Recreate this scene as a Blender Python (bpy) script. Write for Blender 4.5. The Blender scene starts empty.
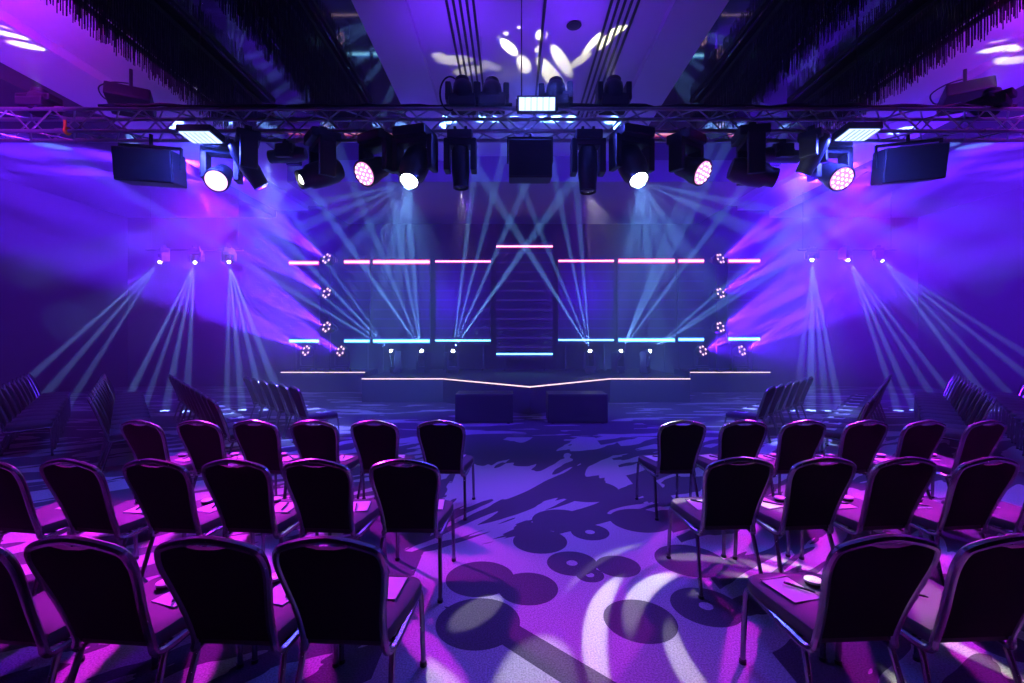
import bpy, bmesh, math, random
from mathutils import Vector, Matrix, Euler
random.seed(7)
S = bpy.context.scene
COL = S.collection
F, CX, CY, HZ = 460.0, 512.0, 337.0, 1.70      # focal length in pixels, vanishing point, eye height

def at(px, py, D):
    """point at depth D seen at pixel (px, py) of the photograph"""
    return Vector(((px - CX) / F * D, D, HZ + (CY - py) / F * D))

# ------------------------------------------------------------------ mesh helpers
class MB:
    def __init__(s): s.bm = bmesh.new()
    def box(s, c, size, rot=None, bev=0.0):
        m = Matrix.Translation(Vector(c)) @ (rot.to_4x4() if rot else Matrix()) @ Matrix.Diagonal((*size, 1))
        r = bmesh.ops.create_cube(s.bm, size=1, matrix=m)
        if bev:
            es = list({e for v in r['verts'] for e in v.link_edges})
            bmesh.ops.bevel(s.bm, geom=es, offset=bev, segments=2, affect='EDGES', profile=.6)
        return s
    def cyl(s, a, b, r, r2=None, seg=12, cap=True):
        a, b = Vector(a), Vector(b); d = b - a
        m = Matrix.Translation((a + b) / 2) @ d.to_track_quat('Z', 'Y').to_matrix().to_4x4()
        bmesh.ops.create_cone(s.bm, cap_ends=cap, segments=seg, radius1=r, radius2=r if r2 is None else r2, depth=d.length, matrix=m)
        return s
    def tube(s, pts, r, seg=8, closed=False, sy=1.0):
        pts = [Vector(p) for p in pts]; n = len(pts); rings = []
        up = None
        for i, p in enumerate(pts):
            if closed: t = pts[(i + 1) % n] - pts[i - 1]
            else: t = pts[min(i + 1, n - 1)] - pts[max(i - 1, 0)]
            t.normalize()
            if up is None:
                up = Vector((0, 0, 1)) if abs(t.z) < .9 else Vector((0, 1, 0))
            x = up - t * up.dot(t)
            if x.length < 1e-4: x = t.orthogonal()
            x.normalize(); y = t.cross(x); up = x
            rings.append([s.bm.verts.new(p + x * r * math.cos(2 * math.pi * k / seg) + y * r * sy * math.sin(2 * math.pi * k / seg)) for k in range(seg)])
        m = n if closed else n - 1
        for i in range(m):
            A, B = rings[i], rings[(i + 1) % n]
            for k in range(seg):
                s.bm.faces.new((A[k], A[(k + 1) % seg], B[(k + 1) % seg], B[k]))
        if not closed:
            s.bm.faces.new(rings[0][::-1]); s.bm.faces.new(rings[-1])
        return s
    def lathe(s, prof, o, axis, seg=24):
        """prof: (radius, distance along axis) pairs"""
        o, axis = Vector(o), Vector(axis).normalized()
        x = axis.orthogonal().normalized(); y = axis.cross(x); rings = []
        for r, h in prof:
            c = o + axis * h
            if r < 1e-6: rings.append([s.bm.verts.new(c)])
            else: rings.append([s.bm.verts.new(c + x * r * math.cos(2 * math.pi * k / seg) + y * r * math.sin(2 * math.pi * k / seg)) for k in range(seg)])
        for A, B in zip(rings, rings[1:]):
            for k in range(seg):
                j = (k + 1) % seg
                if len(A) == 1 and len(B) == 1: continue
                if len(A) == 1: s.bm.faces.new((A[0], B[j], B[k]))
                elif len(B) == 1: s.bm.faces.new((A[k], A[j], B[0]))
                else: s.bm.faces.new((A[k], A[j], B[j], B[k]))
        for R, fl in ((rings[0], True), (rings[-1], False)):
            if len(R) > 1: s.bm.faces.new(R[::-1] if fl else R)
        return s
    def prism(s, poly, z0, z1):
        b = [s.bm.verts.new((x, y, z0)) for x, y in poly]; t = [s.bm.verts.new((x, y, z1)) for x, y in poly]
        n = len(poly)
        s.bm.faces.new(b[::-1]); s.bm.faces.new(t)
        for i in range(n): s.bm.faces.new((b[i], b[(i + 1) % n], t[(i + 1) % n], t[i]))
        return s
    def quad(s, *p):
        s.bm.faces.new([s.bm.verts.new(q) for q in p]); return s
    def build(s, name, mat, parent=None, smooth=False):
        bmesh.ops.recalc_face_normals(s.bm, faces=s.bm.faces)
        me = bpy.data.meshes.new(name); s.bm.to_mesh(me); s.bm.free()
        if mat: me.materials.append(mat)
        if smooth:
            for p in me.polygons: p.use_smooth = True
            try: me.set_sharp_from_angle(angle=math.radians(40))
            except Exception: pass
        o = bpy.data.objects.new(name, me); COL.objects.link(o)
        if parent: o.parent = parent
        return o

def tag(o, label, cat, group=None, kind=None):
    o['label'] = label; o['category'] = cat
    if group: o['group'] = group
    if kind: o['kind'] = kind
    return o
def empty(name, loc=(0, 0, 0), rz=0.0):
    o = bpy.data.objects.new(name, None); COL.objects.link(o)
    o.location = loc; o.rotation_euler = (0, 0, rz); o.empty_display_size = .1
    return o
def struct(o): o['kind'] = 'structure'; return o
def copy_tree(root, loc, rz, kids):
    r = root.copy(); COL.objects.link(r); r.location = loc; r.rotation_euler = (0, 0, rz)
    for ch, gk in kids:
        c = ch.copy(); COL.objects.link(c); c.parent = r
        for g in gk:
            d = g.copy(); COL.objects.link(d); d.parent = c
    return r
def kids_of(root):
    return [(c, list(c.children)) for c in root.children]

# ------------------------------------------------------------------ materials
def pmat(name, col, rough=.5, metal=0.0, emit=None, estr=0.0, spec=.5, coat=0.0):
    m = bpy.data.materials.new(name); m.use_nodes = True
    b = m.node_tree.nodes['Principled BSDF']
    b.inputs['Base Color'].default_value = (*col, 1); b.inputs['Roughness'].default_value = rough
    b.inputs['Metallic'].default_value = metal; b.inputs['Specular IOR Level'].default_value = spec
    b.inputs['Coat Weight'].default_value = coat
    if emit:
        b.inputs['Emission Color'].default_value = (*emit, 1); b.inputs['Emission Strength'].default_value = estr
    return m
def noisy(m, scale, c1, c2, rough=None, bump=0.0):
    nt = m.node_tree; b = nt.nodes['Principled BSDF']
    tc = nt.nodes.new('ShaderNodeTexCoord'); n = nt.nodes.new('ShaderNodeTexNoise'); n.inputs['Scale'].default_value = scale
    n.inputs['Detail'].default_value = 3
    nt.links.new(tc.outputs['Object'], n.inputs['Vector'])
    r = nt.nodes.new('ShaderNodeMix'); r.data_type = 'RGBA'
    r.inputs['A'].default_value = (*c1, 1); r.inputs['B'].default_value = (*c2, 1)
    nt.links.new(n.outputs['Fac'], r.inputs['Factor']); nt.links.new(r.outputs['Result'], b.inputs['Base Color'])
    if bump:
        bp = nt.nodes.new('ShaderNodeBump'); bp.inputs['Strength'].default_value = bump; bp.inputs['Distance'].default_value = .003
        nt.links.new(n.outputs['Fac'], bp.inputs['Height']); nt.links.new(bp.outputs['Normal'], b.inputs['Normal'])
    return m

M = {}
M['chrome'] = pmat('dark chrome tube', (.34, .32, .37), .27, .95)
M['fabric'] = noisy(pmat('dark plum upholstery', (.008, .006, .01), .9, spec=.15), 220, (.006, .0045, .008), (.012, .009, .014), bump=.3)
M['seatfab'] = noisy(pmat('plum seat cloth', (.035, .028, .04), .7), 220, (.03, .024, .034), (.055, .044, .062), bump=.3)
M['black'] = noisy(pmat('black painted metal', (.015, .015, .018), .45), 60, (.012, .012, .014), (.022, .022, .026))
M['blackpl'] = pmat('black plastic', (.014, .014, .018), .38)
M['alu'] = noisy(pmat('truss aluminium', (.5, .5, .52), .35, .9), 30, (.42, .42, .44), (.6, .6, .62))
M['white'] = noisy(pmat('white ceiling paint', (.7, .7, .7), .8), 2.0, (.66, .66, .66), (.74, .74, .74))
M['mirror'] = noisy(pmat('black mirror ceiling panel', (.05, .045, .055), .04, .85), 1.5, (.22, .20, .23), (.28, .25, .29))
M['darkceil'] = noisy(pmat('dark ceiling', (.03, .025, .035), .6), 3.0, (.025, .02, .03), (.045, .04, .05))
M['wall'] = noisy(pmat('dark wall cloth', (.04, .035, .05), .8), 6.0, (.004, .004, .006), (.009, .008, .012))
M['drape'] = pmat('black stage drape', (.012, .012, .016), .9)
M['stage'] = noisy(pmat('black stage deck', (.02, .02, .025), .5), 8.0, (.015, .015, .02), (.03, .03, .035))
M['paper'] = pmat('white paper', (.5, .5, .5), .7)
M['lens_off'] = pmat('dark glass lens', (.05, .06, .07), .08, coat=1)
M['cyst'] = pmat('crystal rods', (.5, .5, .55), .15, .6)
M['trackw'] = M['white']
def emat(name, col, st): return pmat(name, (.02, .02, .02), .4, emit=col, estr=st)
M['e_white'] = emat('lamp white', (.85, .95, 1.0), 40)
M['e_warm'] = emat('lamp small white', (.95, 1.0, .85), 12)
M['e_pink'] = emat('lamp pink led', (1.0, .32, .78), 1.2)
M['e_pinkhot'] = emat('lamp hot pink led', (1.0, .55, .92), 2.2)
M['e_dot'] = emat('ring led', (1.0, .52, .7), 3)
M['e_blue'] = emat('strobe blue white', (.40, .52, 1.0), 2.4)
M['e_pinkbar'] = emat('pink screen line', (1.0, .04, .22), 2.0)
M['e_pinkcore'] = emat('pink line core', (1.0, .40, .58), 4.5)
M['e_cyanbar'] = emat('cyan screen line', (.02, .30, 1.0), 1.8)
M['e_cyancore'] = emat('cyan line core', (.30, .85, 1.0), 4)
M['e_strip'] = emat('stage edge strip', (1.0, .66, .72), 1.8)

# ------------------------------------------------------------------ spot lights with gobos
def gobo_nodes(L, dots, half, base=0.0, flip=1):
    """dots: (x, y, rx, ry, angle, soft, gain[, colour]) in units of the cone's radius"""
    L.use_nodes = True; nt = L.node_tree; nt.nodes.clear()
    out = nt.nodes.new('ShaderNodeOutputLight'); em = nt.nodes.new('ShaderNodeEmission')
    nt.links.new(em.outputs[0], out.inputs[0])
    tc = nt.nodes.new('ShaderNodeTexCoord'); sp = nt.nodes.new('ShaderNodeSeparateXYZ')
    nt.links.new(tc.outputs['Normal'], sp.inputs[0])
    def math_(op, a, b=None, c=None):
        n = nt.nodes.new('ShaderNodeMath'); n.operation = op
        for i, v in enumerate((a, b, c)):
            if v is None: continue
            if isinstance(v, (int, float)): n.inputs[i].default_value = v
            else: nt.links.new(v, n.inputs[i])
        return n.outputs[0]
    k = 1 / math.tan(half)
    zz = math_('ABSOLUTE', sp.outputs[2])
    u = math_('MULTIPLY', math_('DIVIDE', sp.outputs[0], zz), k * flip)
    v = math_('MULTIPLY', math_('DIVIDE', sp.outputs[1], zz), k * flip)
    tot = None
    for dot in dots:
        if dot[0] == 'arc':                    # a curved stroke: centre, radius, half width, mid angle, half angle, gain
            _, x, y, R, w, am, ah, g = dot; soft = .3
            dx = math_('SUBTRACT', u, x); dy = math_('SUBTRACT', v, y); c, s_ = math.cos(am), math.sin(am)
            ex = math_('MULTIPLY_ADD', dx, c, math_('MULTIPLY', dy, s_)); ey = math_('MULTIPLY_ADD', dx, -s_, math_('MULTIPLY', dy, c))
            a = math_('MULTIPLY', math_('ARCTAN2', ey, ex), 1 / ah)
            b = math_('MULTIPLY_ADD', math_('SQRT', math_('MULTIPLY_ADD', ex, ex, math_('MULTIPLY', ey, ey))), 1 / w, -R / w)
            q = math_('SQRT', math_('MULTIPLY_ADD', a, a, math_('MULTIPLY', b, b)))
            mr = nt.nodes.new('ShaderNodeMapRange'); mr.interpolation_type = 'SMOOTHSTEP'
            nt.links.new(q, mr.inputs[0])
            for i_, v_ in enumerate((1 - soft, 1 + soft * .3, g, 0)): mr.inputs[i_ + 1].default_value = v_
            tot = mr.outputs[0] if tot is None else math_('ADD', tot, mr.outputs[0])
            continue
        (x, y, rx, ry, an, soft, g) = dot
        c, s_ = math.cos(an), math.sin(an)
        dx = math_('SUBTRACT', u, x); dy = math_('SUBTRACT', v, y)
        a = math_('MULTIPLY_ADD', dx, c / rx, math_('MULTIPLY', dy, s_ / rx))
        b = math_('MULTIPLY_ADD', dx, -s_ / ry, math_('MULTIPLY', dy, c / ry))
        q = math_('SQRT', math_('MULTIPLY_ADD', a, a, math_('MULTIPLY', b, b)))
        mr = nt.nodes.new('ShaderNodeMapRange'); mr.interpolation_type = 'SMOOTHSTEP'
        nt.links.new(q, mr.inputs[0])
        mr.inputs[1].default_value = 1 - soft; mr.inputs[2].default_value = 1 + soft * .3
        mr.inputs[3].default_value = g; mr.inputs[4].default_value = 0
        tot = mr.outputs[0] if tot is None else math_('ADD', tot, mr.outputs[0])
    if base: tot = math_('ADD', tot, base)
    nt.links.new(tot, em.inputs['Strength'])

def spot(name, loc, target, power, col, cone, dots=None, base=0.0, blend=.35, radius=.03, roll=0.0):
    L = bpy.data.lights.new(name, 'SPOT'); L.energy = power; L.color = col
    L.spot_size = math.radians(cone); L.spot_blend = blend; L.shadow_soft_size = radius
    o = bpy.data.objects.new(name, L); COL.objects.link(o)
    d = Vector(target) - Vector(loc)
    o.location = loc
    o.rotation_euler = (d.to_track_quat('-Z', 'Y').to_matrix() @ Matrix.Rotation(roll, 3, 'Z')).to_euler()
    if dots: gobo_nodes(L, dots, math.radians(cone / 2), base)
    return o
def area(name, loc, target, sx, sy, power, col, spread=180):
    L = bpy.data.lights.new(name, 'AREA'); L.shape = 'RECTANGLE'; L.size = sx; L.size_y = sy
    L.energy = power; L.color = col; L.spread = math.radians(spread)
    o = bpy.data.objects.new(name, L); COL.objects.link(o); o.location = loc
    o.rotation_euler = (Vector(target) - Vector(loc)).to_track_quat('-Z', 'Y').to_euler()
    return o
def ring(n, R, r, ph=0, soft=.5, g=1.0, centre=False):
    d = [(R * math.cos(2 * math.pi * k / n + ph), R * math.sin(2 * math.pi * k / n + ph), r, r, 0, soft, g) for k in range(n)]
    if centre: d.append((0, 0, r, r, 0, soft, g))
    return d

exec_parts = []
# ================================================================== ROOM SHELL
XL, XR, YB, YF, ZC = -13.2, 13.94, 15.8, -2.5, 6.1

def carpet_mat():
    m = pmat('patterned carpet', (.3, .3, .3), .95, spec=.1); nt = m.node_tree; b = nt.nodes['Principled BSDF']
    tc = nt.nodes.new('ShaderNodeTexCoord'); sp = nt.nodes.new('ShaderNodeSeparateXYZ')
    nt.links.new(tc.outputs['Object'], sp.inputs[0])
    X, Y = sp.outputs[0], sp.outputs[1]
    def mt(op, a, b_=None, c=None, clamp=False):
        n = nt.nodes.new('ShaderNodeMath'); n.operation = op; n.use_clamp = clamp
        for i, v in enumerate((a, b_, c)):
            if v is None: continue
            if isinstance(v, (int, float)): n.inputs[i].default_value = v
            else: nt.links.new(v, n.inputs[i])
        return n.outputs[0]
    def disc(cx, cy, r, inner=0.0):
        dx = mt('SUBTRACT', X, cx); dy = mt('SUBTRACT', Y, cy)
        q = mt('SQRT', mt('MULTIPLY_ADD', dx, dx, mt('MULTIPLY', dy, dy)))
        d = mt('LESS_THAN', q, r)
        if inner: d = mt('MULTIPLY', d, mt('GREATER_THAN', q, inner))
        return d
    def fl(px, py):
        D = F * HZ / (py - CY); return ((px - CX) / F * D, D)
    tot = None
    # (px, py, half width px, hole)
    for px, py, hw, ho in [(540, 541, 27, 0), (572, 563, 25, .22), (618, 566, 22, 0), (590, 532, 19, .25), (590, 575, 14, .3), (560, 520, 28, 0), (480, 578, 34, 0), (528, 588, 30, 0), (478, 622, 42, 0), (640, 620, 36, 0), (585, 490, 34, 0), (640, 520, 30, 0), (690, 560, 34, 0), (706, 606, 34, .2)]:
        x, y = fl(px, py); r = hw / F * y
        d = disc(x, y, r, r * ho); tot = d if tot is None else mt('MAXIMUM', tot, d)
    # sparse discs across the rest of the room
    vo = nt.nodes.new('ShaderNodeTexVoronoi'); vo.inputs['Scale'].default_value = .9; vo.inputs['Randomness'].default_value = .8
    nt.links.new(tc.outputs['Object'], vo.inputs['Vector'])
    far = mt('MULTIPLY', mt('LESS_THAN', vo.outputs['Distance'], .28), mt('MAXIMUM', mt('GREATER_THAN', mt('ABSOLUTE', mt('SUBTRACT', X, .35)), 1.3), mt('GREATER_THAN', Y, 8.0)))
    tot = mt('MAXIMUM', tot, far)
    # brush strokes: fanning out of one point along the aisle, straight ones under the seats, flat ones by the stage
    def noise(vx, vy, sc, det=2.5, dis=.4):
        cb = nt.nodes.new('ShaderNodeCombineXYZ'); nt.links.new(vx, cb.inputs[0]); nt.links.new(vy, cb.inputs[1])
        nz = nt.nodes.new('ShaderNodeTexNoise'); nz.inputs['Scale'].default_value = sc; nz.inputs['Detail'].default_value = det; nz.inputs['Distortion'].default_value = dis
        nt.links.new(cb.outputs[0], nz.inputs['Vector']); return nz.outputs['Fac']
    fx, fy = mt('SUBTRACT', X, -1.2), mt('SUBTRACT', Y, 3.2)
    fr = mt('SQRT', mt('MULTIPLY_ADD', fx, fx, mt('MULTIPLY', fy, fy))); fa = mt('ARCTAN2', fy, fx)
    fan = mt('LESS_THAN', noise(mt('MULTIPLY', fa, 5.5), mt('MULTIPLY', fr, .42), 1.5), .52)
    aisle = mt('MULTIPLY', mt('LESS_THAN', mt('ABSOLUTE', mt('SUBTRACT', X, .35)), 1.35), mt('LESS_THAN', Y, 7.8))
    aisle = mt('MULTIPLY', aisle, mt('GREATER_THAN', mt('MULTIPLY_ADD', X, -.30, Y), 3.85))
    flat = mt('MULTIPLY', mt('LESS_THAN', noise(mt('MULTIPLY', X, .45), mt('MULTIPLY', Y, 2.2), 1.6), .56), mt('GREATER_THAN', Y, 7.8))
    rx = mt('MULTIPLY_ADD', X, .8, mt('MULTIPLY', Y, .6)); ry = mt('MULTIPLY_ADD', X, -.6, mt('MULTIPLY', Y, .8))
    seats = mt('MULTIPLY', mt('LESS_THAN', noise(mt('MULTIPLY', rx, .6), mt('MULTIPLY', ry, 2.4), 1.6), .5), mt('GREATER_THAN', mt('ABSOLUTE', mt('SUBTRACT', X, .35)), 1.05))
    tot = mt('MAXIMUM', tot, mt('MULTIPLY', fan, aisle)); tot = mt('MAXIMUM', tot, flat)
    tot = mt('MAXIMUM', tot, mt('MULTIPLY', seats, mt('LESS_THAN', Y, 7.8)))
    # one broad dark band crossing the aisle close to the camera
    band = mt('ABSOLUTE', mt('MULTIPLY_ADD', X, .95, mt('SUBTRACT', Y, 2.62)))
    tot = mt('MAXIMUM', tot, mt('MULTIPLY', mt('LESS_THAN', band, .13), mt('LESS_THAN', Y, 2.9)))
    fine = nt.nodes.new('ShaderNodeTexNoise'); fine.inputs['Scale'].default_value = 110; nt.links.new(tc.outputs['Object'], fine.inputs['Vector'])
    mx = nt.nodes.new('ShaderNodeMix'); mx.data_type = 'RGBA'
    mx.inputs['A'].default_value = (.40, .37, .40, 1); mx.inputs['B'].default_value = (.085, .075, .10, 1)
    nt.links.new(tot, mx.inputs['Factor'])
    m2 = nt.nodes.new('ShaderNodeMix'); m2.data_type = 'RGBA'; m2.blend_type = 'MULTIPLY'; m2.inputs['Factor'].default_value = .7
    nt.links.new(mx.outputs['Result'], m2.inputs['A'])
    rr = nt.nodes.new('ShaderNodeMapRange'); rr.inputs[1].default_value = .3; rr.inputs[2].default_value = .7; rr.inputs[3].default_value = .42; rr.inputs[4].default_value = 1.3
    nt.links.new(fine.outputs['Fac'], rr.inputs[0]); nt.links.new(rr.outputs[0], m2.inputs['B'])
    nt.links.new(m2.outputs['Result'], b.inputs['Base Color'])
    return m
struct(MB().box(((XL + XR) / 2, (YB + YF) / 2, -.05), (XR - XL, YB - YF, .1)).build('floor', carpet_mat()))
struct(MB().box((XL - .1, (YB + YF) / 2, 3.3), (.2, YB - YF, 6.8)).build('wall_left', M['wall']))
struct(MB().box((XR + .1, (YB + YF) / 2, 3.3), (.2, YB - YF, 6.8)).build('wall_right', M['wall']))
struct(MB().box(((XL + XR) / 2, YB + .1, 3.3), (XR - XL, .2, 6.8)).build('wall_back', M['drape']))

# ceiling: centre soffit with a shallow tray, black mirror coffers, outer white bands
AX = .37                                        # the room's axis
def mir(x): return 2 * AX - x
def slab(mb, x0, x1, y0, y1, z0, z1): mb.box(((x0 + x1) / 2, (y0 + y1) / 2, (z0 + z1) / 2), (abs(x1 - x0), y1 - y0, z1 - z0))
c = MB()
YE = 11.5
for f in (lambda x: x, mir):
    slab(c, f(-2.10), f(-1.40), YF, YE, ZC, ZC + .5)
    slab(c, f(-7.0), f(-5.62), YF, YB, ZC + .10, ZC + .5)
    slab(c, f(-8.1), f(-7.0), YF, YB, ZC - .05, ZC + .5)
slab(c, -1.40, mir(-1.40), YF, YE, ZC + .12, ZC + .5)
struct(c.build('ceiling', M['white']))
c = MB()
for x0, x1 in ((-5.62, -2.10), (mir(-2.10), mir(-5.62))): slab(c, x0, x1, YF, YE, ZC + .02, ZC + .4)
struct(c.build('ceiling', M['mirror']))
c = MB()
for x0, x1 in ((XL, -8.1), (mir(-8.1), XR)): slab(c, x0, x1, YF, YB, ZC - .3, ZC + .4)
struct(c.build('ceiling', M['darkceil']))
c = MB()
slab(c, -5.62, mir(-5.62), YE, YB, 5.58, ZC + .5)
struct(c.build('ceiling', noisy(pmat('grey bulkhead paint', (.3, .3, .3), .8), 2.0, (.27, .26, .28), (.33, .32, .34))))
# ================================================================== STAGE
SH = .63                                         # stage height
V_ = lambda px, D: (px - CX) / F * D
apron = [(V_(362, 12), 12.0), (V_(443, 12), 12.0), (.39, 10.05), (V_(610, 12), 12.0), (V_(690, 12), 12.0), (V_(690, 12), 15.4), (V_(362, 12), 15.4)]
st = MB().prism(apron, 0, SH).build('stage_platform', M['stage'])
tag(st, 'black stage platform with a pointed front apron edged in pale light', 'stage')
MB().tube([(x, y - .015, SH - .02) for x, y in apron[:5]], .014, 6).build('light_strip', M['e_strip'], st)['label'] = 'thin glowing pale pink edge strip'
for x0, x1, nm in ((V_(281, 14.2), V_(365, 14.2), 'house left'), (V_(690, 14.2), V_(770, 14.2), 'house right')):
    o = MB().box(((x0 + x1) / 2, 14.9, SH / 2), (x1 - x0, 1.4, SH)).build('stage_wing', M['stage'])
    tag(o, 'low black stage wing under the ring lights on the %s of the screens' % ('left side' if x0 < 0 else 'right side'), 'stage', 'stage wings')
    MB().tube([(x0, 14.185, SH - .02), (x1, 14.185, SH - .02)], .014, 6).build('light_strip', M['e_strip'], o)['label'] = 'thin glowing pale pink edge strip'
for px0, px1, nm in ((455, 513, 'left'), (548, 608, 'right')):
    D = 9.0; x0, x1 = V_(px0, D), V_(px1, D)
    t = empty('subwoofer', ((x0 + x1) / 2, D + .3, 0))
    tag(t, 'black subwoofer box on the carpet before the stage point, %s of the pair' % nm, 'loudspeaker', 'subwoofers before the stage')
    w = x1 - x0
    MB().box((0, 0, .30), (w, .6, .56), bev=.015).build('cabinet', M['black'], t)
    MB().box((0, -.305, .30), (w * .94, .012, .50), bev=.004).build('grille', M['blackpl'], t)
    for sx in (-1, 1):
        for sy in (-1, 1): MB().cyl((sx * w * .42, sy * .24, 0), (sx * w * .42, sy * .24, .025), .03).build('foot', M['blackpl'], t)

# LED screens: columns with a pink line along the top edge and a cyan line along the foot
def screen_mat():
    m = pmat('led screen dark picture', (.01, .01, .015), .3); nt = m.node_tree; b = nt.nodes['Principled BSDF']
    tc = nt.nodes.new('ShaderNodeTexCoord'); wv = nt.nodes.new('ShaderNodeTexWave'); wv.bands_direction = 'Z'; wv.inputs['Scale'].default_value = 1.05
    nt.links.new(tc.outputs['Object'], wv.inputs['Vector'])
    mr = nt.nodes.new('ShaderNodeMapRange'); mr.inputs[1].default_value = .86; mr.inputs[2].default_value = .98; mr.inputs[3].default_value = 0.006; mr.inputs[4].default_value = .14
    nt.links.new(wv.outputs['Fac'], mr.inputs[0]); nt.links.new(mr.outputs[0], b.inputs['Emission Strength'])
    b.inputs['Emission Color'].default_value = (.14, .05, .8, 1)
    return m
M['screen'] = screen_mat()
SY = 14.6
for px0, px1, pyt, pyb, th, lab in (
    (289, 319, 263, 341, 5, 'narrow led screen standing apart beyond the left light tower'),
    (344, 370, 262, 341, 5, 'narrow led screen just inside the left light tower'),
    (373, 430, 262, 341, 5.5, 'wide led screen with thick pink and cyan lines left of the stage point'),
    (435, 491, 261.5, 340.5, 3, 'led screen with thin lines directly left of the tall middle screen'),
    (496, 553, 246.5, 354, 3, 'tall middle led screen with the highest pink line and lowest cyan line'),
    (558, 614, 261, 340, 3, 'led screen with thin lines directly right of the tall middle screen'),
    (618, 675, 261, 340, 5.5, 'wide led screen with thick pink and cyan lines right of the stage point'),
    (678, 704, 261, 339.5, 5, 'narrow led screen just inside the right light tower'),
    (728, 760, 261, 339, 5, 'narrow led screen standing apart beyond the right light tower')):
    a, b = at(px0, pyt, SY), at(px1, pyb, SY); h = th / F * SY
    t = empty('led_screen', ((a.x + b.x) / 2, SY, SH)); tag(t, lab, 'screen', 'led screens on the stage')
    w = b.x - a.x; zt, zb = a.z - SH, b.z - SH
    MB().box((0, .06, (zt + zb) / 2), (w - .02, .10, zt - zb + .25)).build('panel', M['screen'], t)
    for zz, nm in ((zt, 'pink'), (zb, 'cyan')):
        l = MB().box((0, .0, zz), (w - .015, .04, h * .8)).build(nm + '_line', M['e_%sbar' % nm], t)  # wide saturated bar colours in the bloom around its bright core
        MB().box((0, -.022, zz), (w - .03, .01, h * .42)).build('bright_core', M['e_%score' % nm], l)
    for sx in (-.35, .35): MB().box((sx * w, .12, (zb - .12) / 2), (.05, .05, zb - .12)).build('support_post', M['black'], t)
    # the bloom of the lit lines is carried by the bars' colour
    pass

# ================================================================== TRUSS
TZ0, TZ1, TY0, TY1, TXA, TXB = 4.385, 4.675, 6.0, 6.29, -8.6, 9.3
tr = empty('lighting_truss', (0, 0, 0)); tag(tr, 'long aluminium box truss spanning the room and carrying the lamps', 'truss')
for z in (TZ0, TZ1):
    for y in (TY0, TY1): MB().cyl((TXA, y, z), (TXB, y, z), .025, seg=10).build('chord', M['alu'], tr, True)
for nm, f in (('front', lambda x, k: (x, TY0, (TZ0, TZ1)[k])), ('rear', lambda x, k: (x, TY1, (TZ0, TZ1)[k])),
              ('lower', lambda x, k: (x, (TY0, TY1)[k], TZ0)), ('upper', lambda x, k: (x, (TY0, TY1)[k], TZ1))):
    b = MB(); x = TXA; k = 0
    while x < TXB - .3:
        b.cyl(f(x, k), f(x + .29, 1 - k), .011, seg=6); x += .29; k = 1 - k
    b.build('bracing', M['alu'], tr)
for x in (-5.9, -3.0, 0.05, 3.1, 6.2):
    for z in (TZ0, TZ1):
        for y in (TY0, TY1): MB().cyl((x - .05, y, z), (x + .05, y, z), .034, seg=10).build('coupler', M['alu'], tr, True)
# loose cable runs lying on the truss
for i, (x0, x1, y, z, lab) in enumerate(((-5.4, 0.0, 6.02, TZ1 + .045, 'black cable run lying along the top of the truss, left half'), (.7, 6.6, 6.03, TZ1 + .045, 'black cable run lying along the top of the truss, right half'))):
    pts = []; n = 40
    for k in range(n + 1):
        x = x0 + (x1 - x0) * k / n
        pts.append((x, y + random.uniform(-.02, .02), z + .012 * math.sin(k * 1.3) + random.uniform(0, .012)))
    tag(MB().tube(pts, .024, 6).build('cable', M['blackpl'], None, True), lab, 'cable', 'cables on the truss')
for i, (px, pz, lab) in enumerate(((458, 92, 'black cable loop hanging on the truss beside the left upright lamp'), )):
    p = at(px - 8, pz, 5.98)
    pts = [(p.x + .13 * math.cos(a) , p.y, p.z - .02 + .22 * math.sin(a)) for a in [math.radians(g) for g in range(60, 300, 12)]]
    tag(MB().tube(pts, .012, 6).build('cable', M['blackpl'], None, True), lab, 'cable', 'cables on the truss')
# rigging: chains from the ceiling
for px, lab in ((521.5, 'thin steel rigging wire between ceiling and truss near the middle strobe'), (200, 'thin steel rigging wire holding the truss above the left strobe'), (857, 'thin steel rigging wire holding the truss above the right strobe')):
    x = V_(px, 6.15)
    tag(MB().cyl((x, 6.15, TZ1), (x, 6.15, ZC + .15), .008, seg=6).build('rigging_wire', M['black']), lab, 'wire', 'rigging wires')

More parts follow.
